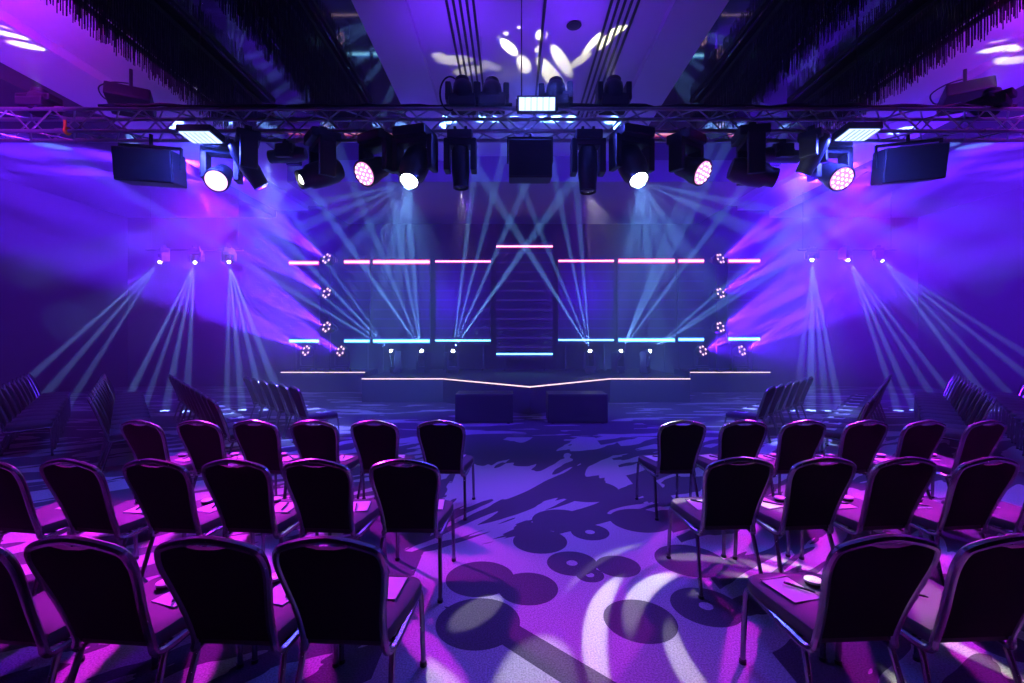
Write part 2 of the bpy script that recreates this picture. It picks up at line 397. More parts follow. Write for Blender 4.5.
# ================================================================== LAMPS
def head_profile(kind, R, L):
    if kind == 'wash': return [(0, -.62 * L), (.55 * R, -.60 * L), (.82 * R, -.35 * L), (.9 * R, .2 * L), (1.05 * R, .55 * L), (1.08 * R, .98 * L), (.98 * R, 1.02 * L), (.97 * R, .97 * L), (0, .965 * L)]
    if kind == 'spot': return [(0, -.85 * L), (.75 * R, -.83 * L), (.95 * R, -.55 * L), (1.0 * R, .1 * L), (.92 * R, .55 * L), (.72 * R, .7 * L), (.72 * R, 1.02 * L), (.62 * R, 1.02 * L), (.61 * R, .93 * L), (0, .93 * L)]
    return [(0, -.95 * L), (.7 * R, -.93 * L), (R, -.6 * L), (R, .3 * L), (.9 * R, .6 * L), (.86 * R, 1.0 * L), (.76 * R, 1.0 * L), (.75 * R, .92 * L), (0, .92 * L)]
def moving_head(name, lens, aim, kind, R, L, lens_mat, label, group, base_z=None, up=False, lens_label=None, cat='stage lamp', glow=1.0, leds=0, dome=.012):
    """lens: world position of the lens; aim: world target; the yoke hangs from (or stands on) base_z"""
    lens, aim = Vector(lens), Vector(aim); d = (aim - lens).normalized()
    piv = lens - d * L
    if base_z is None: base_z = TZ0 - .03
    root = empty(name, (piv.x, piv.y, base_z)); tag(root, label, cat, group)
    P = piv - root.location
    sgn = 1 if up else -1
    u = Vector((d.y, -d.x, 0))
    u = u.normalized() if u.length > .25 else Vector((1, 0, 0))
    v = Vector((-u.y, u.x, 0)); rot = Matrix((u, v, Vector((0, 0, 1)))).transposed()
    bh = .12
    b = MB().box((0, 0, sgn * (.03 + bh / 2)), (1.9 * R + .10, 1.7 * R + .08, bh), rot, .02)
    b.build('base', M['black'], root)
    if not up:
        b = MB()
        for s in (-1, 1):
            c0 = u * s * .07
            b.box(c0 + Vector((0, 0, .0)), (.035, .09, .09), rot, .008)
        b.build('clamp', M['black'], root)
    b = MB(); w = R * 1.08 + .045; z0 = sgn * (.03 + bh)
    b.box(Vector((0, 0, z0 + sgn * .03)), (2 * w + .08, .20, .07), rot, .02)
    for s in (-1, 1):
        a0 = u * s * w + Vector((0, 0, z0)); a1 = u * s * w + Vector((0, 0, P.z - sgn * -.06))
        b.box((a0 + a1) / 2, (.075, .20, abs(a1.z - a0.z) + .05), rot, .015)
    b.build('yoke', M['black'], root)
    h = MB().lathe(head_profile(kind, R, L), P, d, 28)
    hd = h.build('head', M['blackpl'], root, True)
    rl = {'wash': .93 * R, 'spot': .58 * R, 'beam': .72 * R}[kind] * glow; off = {'wash': .985, 'spot': .955, 'beam': .945}[kind] * L
    ln = MB().lathe([(0, dome), (rl * .5, dome * .85), (rl * .85, dome * .45), (rl, 0), (rl, -.01), (0, -.01)], P + d * off, d, 24).build('lens', lens_mat, hd, True)
    if lens_label: ln['label'] = lens_label
    if leds:
        x = d.orthogonal().normalized(); y = d.cross(x)
        for rr, n in ((0, 1), (.36, 6), (.72, 12)):
            for k in range(n):
                a = 2 * math.pi * k / n; p = P + d * (off + .014) + (x * math.cos(a) + y * math.sin(a)) * rl * rr * 1.12
                MB().lathe([(0, .008), (rl * .1, .004), (rl * .13, -.004)], p, d, 8).build('led_lens', M['e_pinkled'], hd)
    return root, lens + d * (.03 + dome), d
M['e_pinkled'] = emat('pink led dot', (1.0, .62, .85), 3.2)

TRG = 'moving heads under the truss'
DT = 5.9
def beam(src, d, power, col, cone, dots=None, base=0.0, blend=.3, radius=.03, roll=0.0, nm='lamp_beam'):
    return spot(nm, src, Vector(src) + Vector(d), power, col, cone, dots, base, blend, radius, roll)
WHT = (.15, .39, .95); PUR = (.105, .013, 1.0); MAG = (.88, .008, .95); VIO = (.22, .008, 1.0); BLU = (.05, .03, 1.0)
LIT = {}
def lit(key, *a, **k): LIT[key] = moving_head(*a, **k)
lit('w1', 'moving_head', at(216, 181, DT + .08), (-2.6, 1.2, .3), 'wash', .14, .27, M['e_pinkhot'], 'round wash lamp with blown-out pink face below the left strobe', TRG, lens_label='blown-out white pink lens')
lit('w2', 'moving_head', at(364, 174, DT - .1), (-4.2, 1.8, .8), 'wash', .155, .27, M['e_pink'], 'wash lamp with dotted pink face turned towards the left seats', TRG, lens_label='pink dotted lens', leds=1)
lit('w3', 'moving_head', at(703, 173, DT - .1), (5.4, 1.8, .8), 'wash', .155, .27, M['e_pink'], 'wash lamp with dotted pink face turned towards the right seats', TRG, lens_label='pink dotted lens', leds=1)
lit('w4', 'moving_head', at(842, 179, DT + .08), (4.4, .9, .3), 'wash', .155, .27, M['e_pink'], 'round wash lamp with dotted pink face below the right strobe', TRG, lens_label='pink dotted lens', leds=1)
lit('s1', 'moving_head', at(409, 181, DT - .2), (-1.9, 3.4, .0), 'spot', .18, .30, M['e_white'], 'spot lamp with dazzling white lens left of the middle loudspeaker', TRG, lens_label='dazzling white lens')
lit('s2', 'moving_head', at(639, 180, DT - .2), (2.3, 3.4, .0), 'spot', .18, .30, M['e_white'], 'spot lamp with dazzling white lens right of the middle loudspeaker', TRG, lens_label='dazzling white lens')
lit('s3', 'moving_head', at(775, 178, DT - .1), (7.6, 5.0, 2.4), 'spot', .165, .30, M['e_white'], 'spot lamp beaming white sideways beside the right pink wash lamp', TRG, lens_label='white lens', glow=.75)
lit('s4', 'moving_head', at(300, 180, DT - .1), (-4.2, 4.6, 2.7), 'spot', .165, .30, M['e_warm'], 'spot lamp with small dim white lens left of the dotted pink wash lamp', TRG, lens_label='small white lens', glow=.6)
lit('n1', 'moving_head', at(461, 188, DT), (-.55, 5.6, 0), 'beam', .115, .30, M['lens_off'], 'narrow dark lamp pointing straight down left of the middle loudspeaker', TRG)
lit('n2', 'moving_head', at(588, 192, DT), (.95, 5.6, 0), 'beam', .125, .32, M['lens_off'], 'narrow dark lamp pointing straight down right of the middle loudspeaker', TRG)
lit('n3', 'moving_head', at(262, 187, DT + .12), (-2.4, 6.6, 2.0), 'beam', .115, .30, M['lens_off'], 'unlit dark lamp tilted down between the left strobe and small white lens', TRG)
lit('n4', 'moving_head', at(803, 174, DT + .12), (3.2, 6.8, 2.0), 'beam', .115, .26, M['lens_off'], 'unlit dark lamp tilted down between white side beam and right strobe', TRG)
lit('n5', 'moving_head', at(270, 157, DT + .45), (-6.5, 6.4, 3.9), 'beam', .10, .26, M['lens_off'], 'unlit dark lamp lying level behind the small white lens lamp', TRG)
lit('n6', 'moving_head', at(798, 157, DT + .45), (7.5, 6.4, 3.9), 'beam', .10, .26, M['lens_off'], 'unlit dark lamp lying level behind the sideways white beam lamp', TRG)
TOP = 'moving heads standing on the truss'
for px, py, ax, ay, az, lab in ((492, 82, -.3, 7.0, 8, 'dark lamp standing on the truss just left of the middle strobe'), (556, 82, .7, 7.0, 8, 'dark lamp standing on the truss just right of the middle strobe'),
                    (462, 80, -.9, 6.6, 8, 'dark lamp standing on the truss beside a cable loop'), (614, 80, 1.6, 6.6, 8, 'dark lamp standing on the truss below the right ceiling slots'),
                    (40, 92, -6.6, 6.6, 8, 'dark lamp standing on the far left end of the truss'), (992, 92, 7.2, 6.6, 8, 'dark lamp standing on the far right end of the truss')):
    lit(('t', px), 'moving_head', at(px, py, 6.12), (ax, ay, az), 'spot', .13, .17, M['lens_off'], lab, TOP, base_z=TZ1, up=True)

# strobes
def strobe(c, rot, w, h, label):
    t = empty('strobe_light', c); tag(t, label, 'strobe light', 'strobe lights on the truss')
    R = rot.to_matrix()
    MB().box(R @ Vector((0, .045, 0)), (w + .05, .08, h + .05), R, .008).build('housing', M['black'], t)
    n = 6
    b = MB().box(R @ Vector((0, 0, 0)), (w, .012, h), R)
    b.build('led_panel', M['e_blue'], t)['label'] = 'glowing blue white panel'
    b = MB()
    for k in range(1, n): b.box(R @ Vector(((k / n - .5) * w, -.008, 0)), (.006, .008, h), R)
    b.build('divider', M['black'], t)
    b = MB()
    for s in (-1, 1): b.box(R @ Vector((s * (w / 2 + .035), .05, 0)), (.012, .05, h * .9), R)
    b.build('bracket', M['black'], t)
strobe(at(537, 104, 5.9), Euler((math.radians(12), 0, 0)), .46, .155, 'strobe glowing blue white upright on the middle of the truss')
strobe(at(201, 137.5, 5.76), Euler((math.radians(84), 0, 0)), .37, .26, 'strobe glowing blue white flat under the truss over the blown-out pink lamp')
strobe(at(857, 135, 5.76), Euler((math.radians(84), 0, 0)), .37, .26, 'strobe glowing blue white flat under the truss beside the right hung loudspeaker')

# hung loudspeakers
def loudspeaker(c, w, h, dp, rz, rx, label):
    t = empty('loudspeaker', c, rz); tag(t, label, 'loudspeaker', 'loudspeakers hung under the truss')
    R = Euler((rx, 0, 0)).to_matrix()
    b = MB().box((0, 0, 0), (w, dp, h), R, .02); b.build('cabinet', M['black'], t)
    MB().box(R @ Vector((0, -dp / 2 - .006, 0)), (w * .95, .012, h * .92), R, .004).build('grille', M['blackpl'], t)
    top = TZ0 - c[2]
    b = MB().box((0, 0, h / 2 + .07), (w * .86, .06, .03), None, .006)
    for s in (-1, 1): b.box((s * w * .43, 0, h / 4 + .035), (.025, .06, h / 2 + .07), None, .006) if False else b.box((s * (w / 2 + .014), 0, h / 4 + .035), (.02, .06, h / 2 + .10), None, .004)
    b.box((0, 0, h / 2 + .07), (w + .05, .05, .03), None, .006)
    b.build('bracket', M['black'], t)
    MB().cyl((0, 0, h / 2 + .08), (0, 0, top), .022).build('hanger', M['black'], t)
loudspeaker(at(151, 168, 6.1), .68, .42, .40, .22, .14, 'black loudspeaker box hung under the truss left of the left strobe')
loudspeaker(at(908, 165, 6.1), .68, .44, .40, -.32, .22, 'black loudspeaker box hung under the truss right of the right strobe')
loudspeaker(at(530, 162, 6.1), .56, .48, .40, 0, .12, 'black loudspeaker box hung under the middle strobe')
# ================================================================== CHAIRS
def catmull(P, n=6, closed=False):
    P = [Vector(p) for p in P]; out = []; N = len(P)
    for i in range(N if closed else N - 1):
        a = P[(i - 1) % N] if closed or i > 0 else P[0]; b = P[i]; c = P[(i + 1) % N]
        d = P[(i + 2) % N] if closed or i + 2 < N else P[-1]
        for k in range(n):
            t = k / n
            out.append(.5 * ((2 * b) + (c - a) * t + (2 * a - 5 * b + 4 * c - d) * t * t + (3 * b - a - 3 * c + d) * t ** 3))
    if not closed: out.append(P[-1])
    return out
# half outline of the back: (half width, height); the back leans backwards with height
HW = [(.168, .44), (.169, .50), (.178, .60), (.195, .70), (.208, .78), (.209, .835), (.195, .878), (.155, .900), (.085, .920), (0, .932)]
def yb(z): return -.215 - .30 * (z - .44) - .12 * (z - .44) ** 2
def make_chair():
    t = empty('banquet_chair')
    # bent tube: side rail, back upright, crown, and down the other side
    half = [(.205, .205, .405), (.203, .10, .40), (.196, -.10, .385), (.186, -.185, .382), (.176, -.212, .40)] + [(x, yb(z), z) for x, z in HW]
    full = half + [(-x, y, z) for x, y, z in half[:-1][::-1]]
    MB().tube(catmull(full, 4), .0175, 8).build('frame', M['chrome'], t, True)
    for s in (-1, 1):
        pts = [(s * .205, .19, .405), (s * .206, .225, .400), (s * .208, .240, .37), (s * .212, .25, .25), (s * .216, .26, .012)]
        l = MB().tube(catmull(pts, 4), .0135, 8).build('leg', M['chrome'], t, True)
        MB().cyl((s * .216, .26, 0), (s * .216, .26, .02), .018).build('foot_cap', M['blackpl'], l)
        pts = [(s * .19, -.17, .385), (s * .195, -.20, .30), (s * .205, -.245, .15), (s * .212, -.285, .012)]
        l = MB().tube(catmull(pts, 4), .0135, 8).build('leg', M['chrome'], t, True)
        MB().cyl((s * .212, -.285, 0), (s * .212, -.285, .02), .018).build('foot_cap', M['blackpl'], l)
    MB().cyl((-.196, -.12, .385), (.196, -.12, .385), .011).build('crossbar', M['chrome'], t)
    # padded back, its top edge dips away from the crown and leaves a hand grip
    bm = bmesh.new(); NW, NH = 12, 12; F_, B_ = [], []
    def hw(z):
        for (x0, z0), (x1, z1) in zip(HW, HW[1:]):
            if z0 <= z <= z1: return x0 + (x1 - x0) * (z - z0) / (z1 - z0)
        return HW[0][0]
    def ztop(u):       # top of the pad at relative width u (-1..1)
        x = abs(u) * .192
        zc = .930
        for (x1, z1), (x0, z0) in zip(HW[5:], HW[6:]):
            if x0 <= x <= x1: zc = z0 + (z1 - z0) * (x - x0) / (x1 - x0)
        return zc - .012 - .030 * max(0, 1 - (x / .085) ** 2)
    for j in range(NH + 1):
        fr, br = [], []
        for i in range(NW + 1):
            u = 2 * i / NW - 1
            zt = ztop(u); z = .445 + (zt - .445) * j / NH
            x = u * min(hw(min(z, .83)) - .010, .199)
            e = (1 - abs(u) ** 4) * (1 - abs(2 * j / NH - 1) ** 6)
            fr.append(bm.verts.new((x, yb(z) + .016 + .030 * e, z))); br.append(bm.verts.new((x, yb(z) - .010 - .010 * e, z)))
        F_.append(fr); B_.append(br)
    for j in range(NH):
        for i in range(NW):
            bm.faces.new((F_[j][i], F_[j + 1][i], F_[j + 1][i + 1], F_[j][i + 1]))
            bm.faces.new((B_[j][i], B_[j][i + 1], B_[j + 1][i + 1], B_[j + 1][i]))
    for j in range(NH):
        bm.faces.new((F_[j][0], B_[j][0], B_[j + 1][0], F_[j + 1][0])); bm.faces.new((F_[j][NW], F_[j + 1][NW], B_[j + 1][NW], B_[j][NW]))
    for i in range(NW):
        bm.faces.new((F_[0][i], F_[0][i + 1], B_[0][i + 1], B_[0][i])); bm.faces.new((F_[NH][i], B_[NH][i], B_[NH][i + 1], F_[NH][i + 1]))
    mb = MB(); mb.bm.free(); mb.bm = bm
    mb.build('backrest', M['fabric'], t, True)
    # seat pad with a rolled front edge
    ol = catmull([(.175, -.20, 0), (.20, -.05, 0), (.222, .12, 0), (.215, .22, 0), (.15, .262, 0), (0, .272, 0), (-.15, .262, 0), (-.215, .22, 0), (-.222, .12, 0), (-.20, -.05, 0), (-.175, -.20, 0)], 4)
    bm = bmesh.new(); rings = []
    for s, z in ((.90, .400), (.97, .404), (1.0, .420), (1.0, .448), (.975, .463), (.90, .472), (.6, .478), (.2, .480)):
        rings.append([bm.verts.new((p.x * s, (p.y - .03) * s + .03, z)) for p in ol])
    for A, B in zip(rings, rings[1:]):
        n = len(A)
        for k in range(n): bm.faces.new((A[k], A[(k + 1) % n], B[(k + 1) % n], B[k]))
    bm.faces.new(rings[0][::-1]); bm.faces.new(rings[-1])
    mb = MB(); mb.bm.free(); mb.bm = bm
    mb.build('seat', M['seatfab'], t, True)
    return t
CH0 = make_chair(); CHK = kids_of(CH0); _first = [True]
def place_chair(x, y, rz, label, group):
    if _first[0]:
        _first[0] = False; c = CH0; c.location = (x, y, 0); c.rotation_euler = (0, 0, rz)
    else: c = copy_tree(CH0, (x, y, 0), rz, CHK)
    tag(c, label, 'chair', group); return c
# seat papers, pens and round tins
def make_pad():
    t = empty('notepad')
    MB().box((0, 0, .002), (.15, .21, .004)).build('cover_sheet', M['paper'], t)
    MB().box((0, .098, .005), (.15, .014, .003)).build('binding', M['black'], t)
    return t
def make_pen():
    t = empty('pen')
    MB().cyl((0, -.065, .006), (0, .055, .006), .0055, seg=8).cyl((0, -.078, .006), (0, -.065, .006), .0015, .005, seg=8).build('barrel', M['blackpl'], t, True)
    MB().box((.0, .03, .0125), (.003, .045, .002)).build('clip', M['chrome'], t)
    return t
def make_tin():
    t = empty('round_tin')
    MB().lathe([(0, 0), (.036, 0), (.038, .004), (.038, .016), (0, .016)], (0, 0, 0), (0, 0, 1), 20).build('base', M['black'], t, True)
    MB().lathe([(0.039, .014), (.040, .016), (.040, .024), (.034, .027), (0, .0275)], (0, 0, 0), (0, 0, 1), 20).build('lid', M['tinlid'], t, True)
    return t
M['tinlid'] = pmat('pale enamel lid', (.75, .72, .75), .3)
PROTO = {'notepad': make_pad(), 'pen': make_pen(), 'round_tin': make_tin()}
PK = {k: kids_of(v) for k, v in PROTO.items()}; used = set()
def put(kind, chair, lx, ly, lz, rz, label, group, cat):
    a = chair.rotation_euler.z; ca, sa = math.cos(a), math.sin(a)
    loc = (chair.location.x + lx * ca - ly * sa, chair.location.y + lx * sa + ly * ca, lz)
    if kind not in used:
        used.add(kind); o = PROTO[kind]; o.location = loc; o.rotation_euler = (0, 0, a + rz)
    else: o = copy_tree(PROTO[kind], loc, a + rz, PK[kind])
    tag(o, label, cat, group)
ORD = ['first', 'second', 'third', 'fourth', 'fifth', 'sixth', 'seventh', 'eighth', 'ninth', 'tenth', 'eleventh', 'twelfth', 'thirteenth']
rows = [  # (row name, block, [pixel x of the back's crown from the aisle outwards], pixel y of the crown)
    ('nearest row', 'left', (325, 204, 70, -49), 540), ('middle row', 'left', (403, 314, 232, 151, 65, -17), 461), ('far straight row', 'left', (440, 373, 312, 253, 196, 138), 421.5),
    ('nearest row', 'right', (892, 1022), 538), ('middle row', 'right', (742, 827, 909, 993, 1075), 459), ('far straight row', 'right', (684, 746, 806, 869, 928, 990), 421.5)]
random.seed(11)
for rn, bl, pxs, py in rows:
    D = (HZ - .932) * F / (py - CY)
    for i, px in enumerate(pxs):
        x = V_(px, D); yaw = -math.radians(2.6 * (AX - x)) + math.radians(random.uniform(-1.2, 1.2))
        bx, by = -math.sin(yaw) * yb(.932), math.cos(yaw) * yb(.932)
        who = '%s from the aisle, %s, %s block' % (ORD[i], rn, bl)
        c = place_chair(x - bx, D - by, yaw, 'dark banquet chair with shiny tube frame, ' + who, 'banquet chairs in the straight rows')
        s = -1 if bl == 'left' else 1
        j = lambda a: random.uniform(-a, a)
        # things lie towards the aisle side of each seat, where the neighbouring backs leave them in view
        put('notepad', c, -s * .07 + j(.02), .09 + j(.03), .4805, j(.25), 'white notepad on chair ' + who, 'notepads on the straight rows', 'notepad')
        put('pen', c, -s * .07 + j(.02), .07 + j(.03), .4875, .6 + j(.5), 'black pen on notepad, chair ' + who, 'pens on the straight rows', 'pen')
        put('round_tin', c, -s * .07 + s * .13 + j(.01), .14 + j(.03), .480, 0, 'round pale tin on chair ' + who, 'round tins on the straight rows', 'tin')
# slanting rows of the two side blocks
side_rows = [   # far end and near end of the row on the left block, row name
    ((-5.07, 8.8), (-3.4, 7.15), 'first slanting row'), ((-6.9, 9.3), (-3.8, 5.8), 'second slanting row'),
    ((-8.7, 9.8), (-5.3, 5.77), 'third slanting row'), ((-10.3, 9.8), (-7.2, 6.3), 'outermost slanting row')]
for bl in ('left', 'right'):
    for k, (e0, e1, rn) in enumerate(side_rows):
        n = int(round(math.dist(e0, e1) / .5)) + 1
        for i in range(n):
            y = e0[1] + (e1[1] - e0[1]) * i / (n - 1); x = e0[0] + (e1[0] - e0[0]) * i / (n - 1)
            if bl == 'right': x = mir(x) - (.1 if k == 0 else 0)
            yaw = -math.radians(45) if bl == 'left' else math.radians(45)
            yaw += math.radians(random.uniform(-2, 2))
            bx, by = -math.sin(yaw) * yb(.9), math.cos(yaw) * yb(.9)
            who = '%s from the far end, %s, %s block' % (ORD[i], rn, bl)
            c = place_chair(x - bx, y - by, yaw, 'dark banquet chair, ' + who, 'banquet chairs in the slanting rows')
            if k < 2:
                s = -1 if bl == 'left' else 1
                put('notepad', c, random.uniform(-.03, .03), .10 + random.uniform(-.02, .02), .4805, random.uniform(-.1, .1), 'white notepad on chair ' + who, 'notepads on the slanting rows', 'notepad')
                put('pen', c, random.uniform(-.02, .02), .09, .4875, .5, 'black pen on the notepad, chair ' + who, 'pens on the slanting rows', 'pen')
# ================================================================== CEILING FITTINGS
M['glassrod'] = pmat('smoked crystal rod', (.035, .03, .045), .12, spec=.8)
M['bronze'] = pmat('dark bronze frame', (.02, .017, .02), .4, .6)
random.seed(21)
def chandelier(x0, x1, y0, y1, zt, drop, label):
    t = empty('crystal_chandelier', ((x0 + x1) / 2, (y0 + y1) / 2, ZC)); tag(t, label, 'chandelier', 'long crystal chandeliers in the mirror coffers')
    hx, hy = (x1 - x0) / 2, (y1 - y0) / 2
    b = MB(); z = zt - ZC
    for a, c_ in ((hx, hy), (hx * .6, hy - .25)):
        for s in (-1, 1):
            b.box((s * a, 0, z), (.05, 2 * c_, .06)); b.box((0, s * c_, z), (2 * a, .05, .06))
    b.build('frame', M['bronze'], t)
    MB().box((0, 0, z + .05), (2 * hx - .1, 2 * hy - .1, .03)).build('mounting_plate', M['bronze'], t)
    b = MB()
    for tier, (a, c_, dr) in enumerate(((hx, hy, drop), (hx * .62, hy - .25, drop * 1.25), (hx * .25, hy - .5, drop * 1.45))):
        per = []
        n = int(2 * c_ / .04)
        for k in range(n + 1):
            yy = -c_ + 2 * c_ * k / n
            per += [(-a, yy), (a, yy)]
        m = max(2, int(2 * a / .05))
        for k in range(1, m):
            xx = -a + 2 * a * k / m
            per += [(xx, -c_), (xx, c_)]
        for x, y in per:
            L = dr * random.uniform(.7, 1.08)
            b.box((x + random.uniform(-.008, .008), y, z - .03 - L / 2), (.009, .009, L))
    f = b.build('crystal_fringe', M['glassrod'], t); f['kind'] = 'stuff'
chandelier(-5.52, -4.6, 1.5, 8.9, 5.97, .30, 'long dark crystal chandelier beside the magenta cove, above the left seats')
chandelier(-3.52, -2.72, 1.5, 8.9, 5.97, .28, 'narrow dark crystal chandelier beside the left edge of the pale middle ceiling')
chandelier(mir(-4.6), mir(-5.52), 1.5, 8.9, 5.97, .30, 'long dark crystal chandelier beside the magenta cove, above the right seats')
chandelier(mir(-2.72), mir(-3.52), 1.5, 8.9, 5.97, .28, 'narrow dark crystal chandelier beside the right edge of the pale middle ceiling')
for x0, x1, lab in ((-.88, -.52, 'black slotted air vent along the pale ceiling, above the lamp with the cable loop'), (1.34, 1.70, 'black slotted air vent along the pale ceiling with yellow light petals across it')):
    zt = ZC + .12
    t = empty('ceiling_vent', ((x0 + x1) / 2, 6.2, zt)); tag(t, lab, 'air vent', 'slotted ceiling vents')
    for k in range(5):
        x = (k / 4 - .5) * (x1 - x0)
        MB().box((x, 0, -.012), (.034, 6.6, .024)).build('slot', M['blackpl'], t)
    b = MB()
    for s in (-1, 1): b.box((s * ((x1 - x0) / 2 + .04), 0, -.006), (.02, 6.6, .012))
    b.build('frame', M['white'], t)
o = MB().box((.443, 6.2, ZC + .085), (.035, 6.6, .07)).build('ceiling_rail', M['black']); tag(o, 'straight black rail running along the middle of the pale ceiling', 'rail')
p = at(574, 25, (ZC + .12 - HZ) * F / (CY - 25))
t = empty('ceiling_speaker', (p.x, p.y, ZC + .12)); tag(t, 'small round dark fitting flush in the pale ceiling', 'ceiling speaker')
MB().lathe([(0, 0), (.10, 0), (.11, -.008), (.09, -.016), (0, -.016)], (0, 0, 0), (0, 0, 1), 24).build('rim', M['black'], t)
MB().lathe([(0, -.012), (.08, -.016), (.05, -.024), (0, -.026)], (0, 0, 0), (0, 0, 1), 24).build('grille', M['blackpl'], t)
for px, py, rz, lab in ((131, 102, .5, 'dark tilted projector hanging from the ceiling behind the left end of the truss'), (965, 97, -.5, 'dark tilted projector hanging from the ceiling behind the right end of the truss')):
    c = at(px, py, 7.6); t = empty('projector', c, rz); tag(t, lab, 'projector', 'projectors on the ceiling')
    R = Euler((-.25, 0, 0)).to_matrix()
    MB().box((0, 0, 0), (.60, .55, .22), R, .03).build('body', M['black'], t)
    MB().lathe([(0, -.02), (.075, -.02), (.075, .08), (.06, .08), (.055, .05), (0, .05)], R @ Vector((.15, .27, 0)), R @ Vector((0, 1, 0)), 20).build('lens', M['lens_off'], t, True)
    b = MB().cyl((0, 0, .10), (0, 0, ZC + .02 - c.z), .025); b.box((0, 0, .12), (.22, .22, .03)); b.build('mount', M['black'], t)
    MB().tube(catmull([(-.2, .2, .05), (-.36, .1, .02), (-.42, .05, .16), (-.25, 0, .26), (-.03, 0, .30)], 6), .012, 6).build('cable', M['blackpl'], t, True)
M['yellow'] = pmat('yellow webbing', (.75, .45, .02), .7)
p = at(65, 133, 5.97)
b = MB().tube([(p.x + .0, TY0 + .034 * math.cos(a) - .0, TZ0 + .034 * math.sin(a)) for a in [2 * math.pi * k / 12 for k in range(12)]], .022, 6, True)
b.box((p.x, TY0 - .03, TZ0 + .07), (.035, .012, .12)); tag(b.build('strap', M['yellow']), 'yellow webbing strap looped around the left end of the truss', 'strap')
# ================================================================== LAMPS BEHIND
# ring lamps on two towers and on the wings
def ring_head(c, aim, label, up=True, base_z=SH, pole=None):
    c, aim = Vector(c), Vector(aim); d = (aim - c).normalized()
    root = empty('ring_lamp', (c.x, c.y + .1, base_z)); tag(root, label, 'stage lamp', 'ring lamps beside the screens')
    P = c - root.location; f = Vector((0, -1, .0))
    f = (d * .55 + Vector((0, -1, -.05)) * .45).normalized() if d.y < 0 else (d * .2 + Vector((0, -1, 0)) * .8).normalized()
    R = .19; P0 = P - f * .10
    hd = MB().lathe([(0, -.16), (.10, -.15), (.17, -.05), (R, .04), (R, .10), (R * .95, .10), (R * .94, .08), (0, .08)], P0, f, 24).build('head', M['blackpl'], root, True)
    x = Vector((1, 0, 0)); x = (x - f * x.dot(f)).normalized(); y = f.cross(x)
    for k in range(6):
        a = 2 * math.pi * k / 6 + .4
        MB().lathe([(0, .022), (.026, .012), (.034, 0), (0, -.005)], P + (x * math.cos(a) + y * math.sin(a)) * .135, f, 10).build('led_lens', M['e_dot'], hd, True)
    if pole is None:
        b = MB().box((0, 0, .06), (.34, .30, .12), None, .015); b.build('base', M['black'], root)
        b = MB()
        for s in (-1, 1): b.box((s * .225 , P0.y, (P0.z + .12) / 2 + .02), (.035, .10, P0.z - .06), None, .01)
        b.box((0, P0.y, .15), (.48, .12, .06), None, .01); b.build('yoke', M['black'], root)
    else:
        b = MB().box((0, .0, -.0), (.10, .24, .10), None, .01); b.build('clamp', M['black'], root)
        b = MB()
        for s in (-1, 1): b.box((s * .225, P0.y, P0.z), (.035, .10, .16), None, .01)
        b.box((0, P0.y + .16, P0.z), (.48, .05, .10), None, .01); b.build('yoke', M['black'], root)
    return c + f * .05, d
RL = []
for side, px, x_out in (('left', 326.5, -1), ('right', 720.5, 1)):
    X = V_(px, 14.0)
    t = empty('light_tower', (X, 14.25, SH)); tag(t, 'slim black tower carrying three ring lamps on the %s of the screens' % side, 'tower', 'light towers')
    MB().box((0, 0, .02), (.14, .5, .04), None, .005).build('base_plate', M['black'], t)
    MB().cyl((0, 0, .04), (0, 0, 4.1 - SH), .03).build('pole', M['black'], t)
    for py, w in ((258.5, 'top'), (293, 'middle'), (327, 'lowest')):
        c = at(px, py, 13.85)
        RL.append((ring_head(c, c + Vector((x_out * 5.0, -3.4, 3.8)), '%s ring lamp on the slim tower %s of the screens' % (w, side), base_z=c.z, pole=1), side))
for side, px, py, w in (('left', 306, 350.5, 'outer'), ('left', 340.5, 351, 'inner'), ('right', 703, 350.5, 'inner'), ('right', 742, 350.5, 'outer')):
    c = at(px, py, 14.3 if w == 'outer' or True else 13.6)
    s = -1 if side == 'left' else 1
    RL.append((ring_head(c, c + Vector((s * 5.0, -3.2, 3.4)), '%s ring lamp standing on the %s stage wing' % (w, side)), side))
# six small beam lamps standing on the stage
FB = []
for px, ax, az, lab in ((391, -3.6, 2.9, 'outermost on the left half'), (421.5, -1.1, 3.6, 'second on the left half'), (453, 1.3, 3.6, 'nearest the stage point on the left half'),
                        (590, -1.5, 3.6, 'nearest the stage point on the right half'), (621, 1.9, 3.6, 'second on the right half'), (650, 4.0, 2.7, 'outermost on the right half')):
    c = at(px, 351, 13.2)
    r = moving_head('beam_lamp', c, c + Vector((ax, -2.5, az)), 'beam', .10, .16, M['e_white'], 'small white beam lamp on the stage floor, ' + lab, 'beam lamps on the stage floor', base_z=SH, up=True, lens_label='bright white lens', dome=.05, glow=.65)
    FB.append(r)
